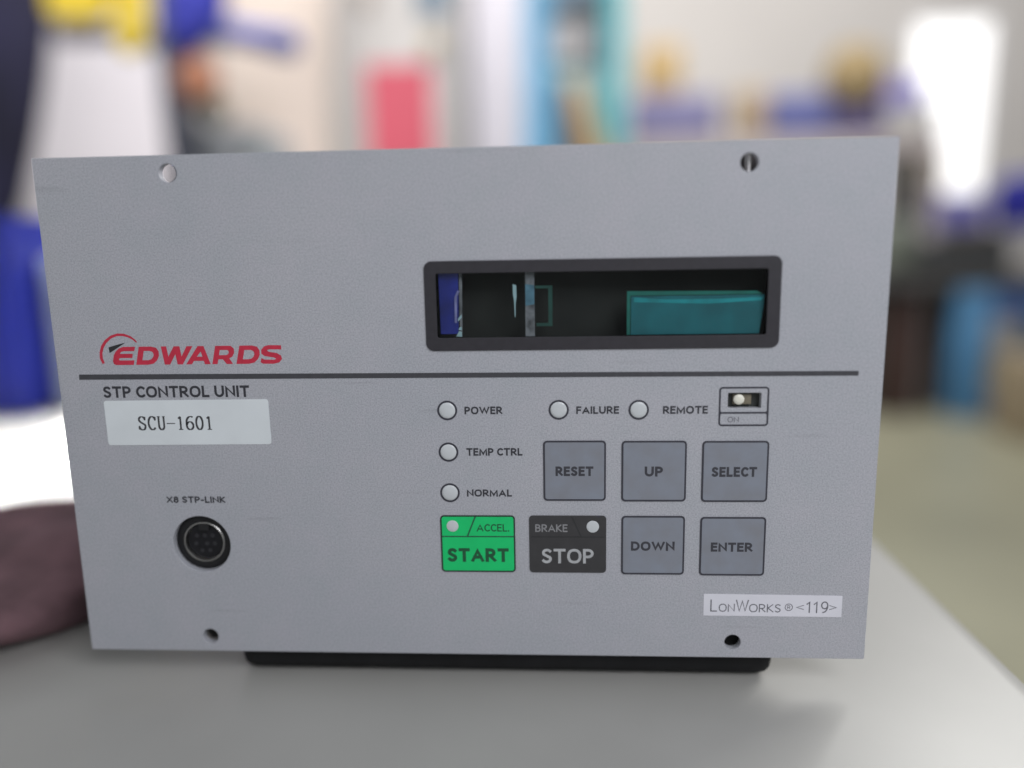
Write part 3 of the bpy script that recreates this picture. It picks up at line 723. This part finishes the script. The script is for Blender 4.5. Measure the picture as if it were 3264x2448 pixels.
# grey cabinet with its door and fittings
cg = mat('grey cabinet paint', (0.40, 0.38, 0.37), 0.45, var=0.05, scale=3)
ca = at(714, -250, 3.0); cb = at(1002, 345, 3.0)
cab = tag(empty('grey_cabinet', ((ca.x + cb.x) / 2, 3.0, FLOOR)), 'tall grey cabinet with a red sheet on its door', 'cabinet')
boxes('cabinet_body', [(ca.x, 3.0, FLOOR, cb.x, 3.4, ca.z)], cg, cab, 0.006)
block('cabinet_door', 738, -240, 978, 900, 2.985, 0.014, mat('cabinet door paint', (0.42, 0.40, 0.385), 0.45, var=0.05, scale=3), cab, 0.003)
block('door_seam', 984, 60, 1000, 900, 2.99, 0.009, mat('darker grey trim', (0.27, 0.27, 0.28), 0.5), cab, 0.002)  # darker grey strip at the door gap
block('door_knob', 916, 78, 948, 112, 2.95, 0.03, mat('brass knob', (0.42, 0.33, 0.16), 0.4, var=0.1), cab, 0.01)
block('warning_plate', 902, -60, 966, 28, 2.975, 0.009, mat('slate blue plate', (0.08, 0.16, 0.24), 0.5), cab, 0.002)
block('name_plate', 772, -40, 806, 14, 2.975, 0.009, mat('brown plate', (0.30, 0.24, 0.20), 0.5), cab, 0.002)
o = block('red_sheet', 789, 141, 938, 352, 2.976, 0.004, mat('red card', (0.55, 0.075, 0.115), 0.6, var=0.04, scale=6), None, 0.0)
tag(o, 'pinkish red sheet fixed on the grey cabinet door', 'sheet')
o = block('pale_locker', 1006, -240, 1146, 900, 3.15, 0.4, mat('pale lilac paint', (0.50, 0.48, 0.53), 0.5, var=0.05, scale=3), None, 0.006, FLOOR)
tag(o, 'pale lilac grey locker right of the grey cabinet', 'locker')

# blue and turquoise machine frame
mf = tag(empty('machine_frame', (at(1240, 0, 2.6).x, 2.6, FLOOR)), 'blue and turquoise machine frame with round pale disc, above the unit', 'machine frame')
bl = mat('sky blue paint', (0.13, 0.38, 0.60), 0.4, var=0.2, scale=4)
tq = mat('turquoise paint', (0.12, 0.52, 0.58), 0.4, var=0.15, scale=4)
def fpart(name, pts, Y, d, m_): return prism(name, pts, Y, d, m_, mf, 0.02)
fpart('left_upright', [(1132, -250), (1192, -250), (1188, 130), (1204, 260), (1206, 1150), (1132, 1150)], 2.6, 0.08, bl)
fpart('right_upright', [(1304, -250), (1352, -250), (1350, 1150), (1294, 1150), (1286, 300), (1308, 160)], 2.6, 0.08, tq)
fpart('top_beam', [(1192, -250), (1304, -250), (1304, -20), (1258, -2), (1192, 22)], 2.61, 0.06, mat('grey blue paint', (0.25, 0.34, 0.44), 0.4, var=0.15, scale=4))
fpart('cross_plate', [(1180, 140), (1306, 150), (1290, 290), (1250, 210), (1196, 190)], 2.62, 0.05, mat('pale teal paint', (0.33, 0.46, 0.46), 0.45, var=0.15, scale=4))
fpart('dark_lever', [(1194, 186), (1222, 172), (1262, 350), (1210, 350)], 2.56, 0.05, mat('charcoal lever', (0.10, 0.12, 0.15), 0.5))
fpart('back_plate', [(1186, 10), (1312, -10), (1312, 170), (1186, 160)], 2.72, 0.02, mat('plain grey plate', (0.36, 0.36, 0.38), 0.5, var=0.08, scale=5))  # plain grey sheet behind the disc
dc = at(1222, 82, 2.6)
lathe('round_disc', [(0, 0.0), (0.062, 0.0), (0.068, 0.012), (0.06, 0.03), (0, 0.03)], (dc.x, 2.66, dc.z), mat('pale disc', (0.56, 0.53, 0.53), 0.5), mf, axis='Y')
o = prism('tan_board', [(1226, 172), (1252, 182), (1330, 360), (1262, 360)], 2.5, 0.03, mat('tan board', (0.55, 0.37, 0.17), 0.6, var=0.15, scale=9), None, 0.01)
o.data.transform(Matrix.Identity(4))
tag(o, 'tan board leaning against the blue machine frame', 'board')

# ------------------------------------------------------------------ background, right: shelf, boxes, bins, window
SY = 3.7
shz = at(1700, 296, SY).z
sx0, sx1 = at(1350, 300, SY).x, at(2035, 300, SY).x
sh = tag(empty('shelf_rack', ((sx0 + sx1) / 2, SY + 0.2, FLOOR)), 'grey rack whose top shelf carries boxes and blue bins', 'rack')
sm_ = mat('rose grey shelf paint', (0.42, 0.37, 0.37), 0.5, var=0.08, scale=4)
boxes('shelf_board', [(sx0, SY, shz - 0.09, sx1, SY + 0.45, shz)], sm_, sh, 0.004)
for px in (sx0, sx1 - 0.04):
    for py in (SY + 0.002, SY + 0.41):
        boxes('rack_post', [(px, py, FLOOR, px + 0.04, py + 0.035, shz - 0.09)], sm_, sh)
card = mat('tan cardboard', (0.42, 0.29, 0.13), 0.75, var=0.1, scale=6)
def on_shelf(name, u0, v0, u1, m_, label, cat, dy=0.03, depth=0.22, v1=None, base=None, bev=0.015, group=None):
    a = at(u0, v0, SY + dy); b = at(u1, v0, SY + dy)
    z0 = shz + 0.0005 if base is None else base
    o = boxes(name, [(a.x, SY + dy, z0, b.x, SY + dy + depth, a.z)], m_, None, bev)
    tag(o, label, cat, group); return o, a.z
binm = mat('grey violet bin plastic', (0.17, 0.16, 0.29), 0.5, var=0.2, scale=5)
o, zt = on_shelf('storage_bin', 1368, 205, 1556, binm, 'grey violet bin on the rack under the tan carton', 'bin')
a = at(1392, 96, SY + 0.04); b = at(1474, 96, SY + 0.04)
o = boxes('carton', [(a.x, SY + 0.04, zt + 0.001, b.x, SY + 0.2, a.z)], card, None, 0.012); tag(o, 'tan carton standing on the grey violet bin, right of the machine frame', 'carton')
on_shelf('small_carton', 1600, 190, 1662, mat('brown grey carton', (0.36, 0.27, 0.18), 0.75, var=0.15, scale=6), 'small brown carton between the grey violet bin and the blue bin', 'carton')
o, zt = on_shelf('blue_bin', 1662, 200, 1800, mat('dusty blue plastic', (0.10, 0.11, 0.27), 0.5, var=0.2, scale=6), 'dusty blue bin right of the small brown carton', 'bin')
o, zt = on_shelf('dark_tray', 1804, 236, 1916, mat('dark violet plastic', (0.075, 0.06, 0.17), 0.5, var=0.3, scale=6), 'dark violet tray under the round brown bag', 'tray')
pcn = at(1846, 165, SY + 0.14)
o = blob('brown_bag', (pcn.x, SY + 0.14, zt + (pcn.z - zt) * 0.95), (0.155, 0.1, (pcn.z - zt) * 0.95 + 0.004), mat('brown sack', (0.30, 0.22, 0.11), 0.85, var=0.3, scale=8), None, 0.07, 8)
tag(o, 'round brown sack sitting on the dark violet tray near the window', 'sack')
o, zt = on_shelf('grey_block', 1922, 226, 2030, mat('light grey carton', (0.42, 0.41, 0.40), 0.7, var=0.06, scale=5), 'light grey carton at the rack end before the window', 'carton')
a = at(1920, 172, SY + 0.05); b = at(2004, 172, SY + 0.05)
o = boxes('violet_box', [(a.x, SY + 0.05, zt + 0.001, b.x, SY + 0.2, a.z)], mat('violet blue plastic', (0.20, 0.17, 0.50), 0.45, var=0.15, scale=6), None, 0.012)
tag(o, 'violet blue box on the light grey carton against the bright window', 'box')

# window in the back wall
wa = at(1980, 52, WY - 0.02); wb = at(2110, 415, WY - 0.02)
wn = tag(empty('window', ((wa.x + wb.x) / 2, WY, wb.z)), 'tall bright white window in the back wall at the upper right', 'window')
fm = mat('white window frame', (0.7, 0.68, 0.68), 0.5)
boxes('pane', [(wa.x, WY - 0.012, wb.z, wb.x, WY - 0.004, wa.z)], emit('daylight pane', (1.0, 0.99, 0.985), 1.0), wn)
t = 0.05
boxes('window_frame', [(wa.x - t, WY - 0.03, wb.z - t, wa.x - 0.001, WY - 0.001, wa.z + t), (wb.x + 0.001, WY - 0.03, wb.z - t, wb.x + t, WY - 0.001, wa.z + t),
                       (wa.x - 0.0005, WY - 0.03, wa.z + 0.001, wb.x + 0.0005, WY - 0.001, wa.z + t), (wa.x - 0.0005, WY - 0.03, wb.z - t, wb.x + 0.0005, WY - 0.001, wb.z - 0.001)], fm, wn)

# ------------------------------------------------------------------ background, right: blue bench with machinery
BY = 3.55
bt = at(2080, 590, BY).z
bx0, bx1 = at(1900, 590, BY).x, at(2420, 590, BY).x
bn = tag(empty('blue_bench', ((bx0 + bx1) / 2, BY, FLOOR)), 'steel bench with thick blue legs, right of the unit', 'bench')
lb = mat('bench blue paint', (0.09, 0.25, 0.46), 0.45, var=0.2, scale=5)
boxes('bench_top', [(bx0, BY, bt - 0.07, bx1, BY + 0.6, bt)], mat('dark bench top', (0.07, 0.068, 0.07), 0.5, var=0.2, scale=5), bn, 0.004)
for u0, u1 in ((2078, 2152), (2380, 2450)):
    for yy in (BY + 0.003, BY + 0.5):
        boxes('leg', [(at(u0, 600, BY).x, yy, FLOOR, at(u1, 600, BY).x, yy + 0.08, bt - 0.071)], lb, bn, 0.006)
boxes('rail', [(at(2152, 600, BY).x, BY + 0.01, bt - 0.22, at(2380, 600, BY).x, BY + 0.06, bt - 0.075)], mat('deep blue rail', (0.04, 0.09, 0.25), 0.45), bn)
boxes('foot_rail', [(at(2152, 600, BY).x, BY + 0.01, FLOOR, at(2380, 600, BY).x, BY + 0.06, FLOOR + 0.11)], mat('slate blue rail', (0.08, 0.15, 0.32), 0.45), bn)
dk = mat('dark machine casting', (0.03, 0.032, 0.034), 0.5, var=0.35, scale=5)
mv = tag(empty('dark_machine', (at(2060, 480, BY).x, BY + 0.1, bt)), 'dark machine casting on the blue bench beside the panel edge', 'machine')
block('machine_base', 1985, 520, 2190, 590, BY + 0.05, 0.3, dk, mv, 0.03, bt + 0.001)
block('machine_head', 2075, 492, 2170, 524, BY + 0.1, 0.2, mat('brown machine casting', (0.055, 0.045, 0.04), 0.5, var=0.3, scale=6), mv, 0.02)
o = block('sage_canister', 1905, 470, 1985, 585, BY + 0.02, 0.16, mat('sage grey paint', (0.14, 0.155, 0.13), 0.5, var=0.15, scale=5), None, 0.05, bt + 0.001)
tag(o, 'sage grey canister on the bench end beside the panel edge', 'canister')
o = block('black_cabinet', 1880, 590, 2080, 830, BY + 0.18, 0.4, mat('black cabinet', (0.035, 0.032, 0.028), 0.6, var=0.3, scale=4), None, 0.02, FLOOR)
tag(o, 'black cabinet on the floor under the blue bench, left of its leg', 'cabinet')
o = block('rust_box', 1925, 640, 1990, 760, BY + 0.06, 0.1, mat('rust brown paint', (0.05, 0.024, 0.02), 0.6, var=0.3, scale=8), None, 0.01, FLOOR)
tag(o, 'rust brown box on the floor before the black cabinet', 'box')
# shelf behind with blue tubs, above the bench
ty = 4.4
tz = at(2100, 492, ty).z
tb = tag(empty('steel_stand', (at(2080, 500, ty).x, ty, FLOOR)), 'grey steel stand behind the blue bench carrying blue tubs', 'stand')
sg = mat('steel grey paint', (0.30, 0.29, 0.31), 0.5, var=0.1, scale=4)
boxes('stand_top', [(at(1890, 500, ty).x, ty, tz - 0.09, at(2460, 500, ty).x, ty + 0.5, tz)], sg, tb, 0.004)
for u in (1895, 2440):
    boxes('leg', [(at(u, 500, ty).x, ty + 0.02, FLOOR, at(u, 500, ty).x + 0.05, ty + 0.07, tz - 0.09)], sg, tb)
def on_stand(name, u0, v0, u1, m_, label, cat, dy=0.04, depth=0.25, bev=0.03):
    a = at(u0, v0, ty + dy); b = at(u1, v0, ty + dy)
    o = boxes(name, [(a.x, ty + dy, tz + 0.0005, b.x, ty + dy + depth, a.z)], m_, None, bev); tag(o, label, cat); return o
on_stand('charcoal_case', 1946, 318, 2003, mat('charcoal case', (0.075, 0.075, 0.068), 0.6, var=0.2, scale=6), 'charcoal upright case just right of the panel top corner', 'case')
on_stand('tan_jar', 2004, 330, 2046, mat('khaki jar', (0.30, 0.23, 0.14), 0.6, var=0.15, scale=8), 'khaki jar between the charcoal case and the lilac tub', 'jar', 0.3, 0.12)
on_stand('lilac_tub', 2012, 424, 2140, mat('lilac blue plastic', (0.16, 0.15, 0.42), 0.45, var=0.15, scale=6), 'lilac blue low tub on the stand below the window', 'tub')
dp = at(2218, 372, ty + 0.1)
lathe('blue_drum', [(0, tz + 0.0005), (0.13, tz + 0.0005), (0.165, tz + 0.06), (0.17, dp.z - 0.07), (0.12, dp.z - 0.01), (0, dp.z)], (at(2222, 400, ty + 0.2).x, ty + 0.22, 0), mat('strong blue plastic', (0.018, 0.02, 0.27), 0.4, var=0.15, scale=6))
tag(bpy.data.objects['blue_drum'], 'strong blue round drum on the stand at the right picture edge', 'drum')
gp = ground(2230, 1000, FLOOR)
o = boxes('floor_carton', [(at(2222, 900, 3.05).x, 3.05, FLOOR + 0.0005, at(2222, 900, 3.05).x + 0.4, 3.35, FLOOR + 0.36)], mat('beige carton', (0.30, 0.24, 0.16), 0.75, var=0.1, scale=6), None, 0.008)
tag(o, 'beige carton on the floor before the blue bench at the right edge', 'carton')
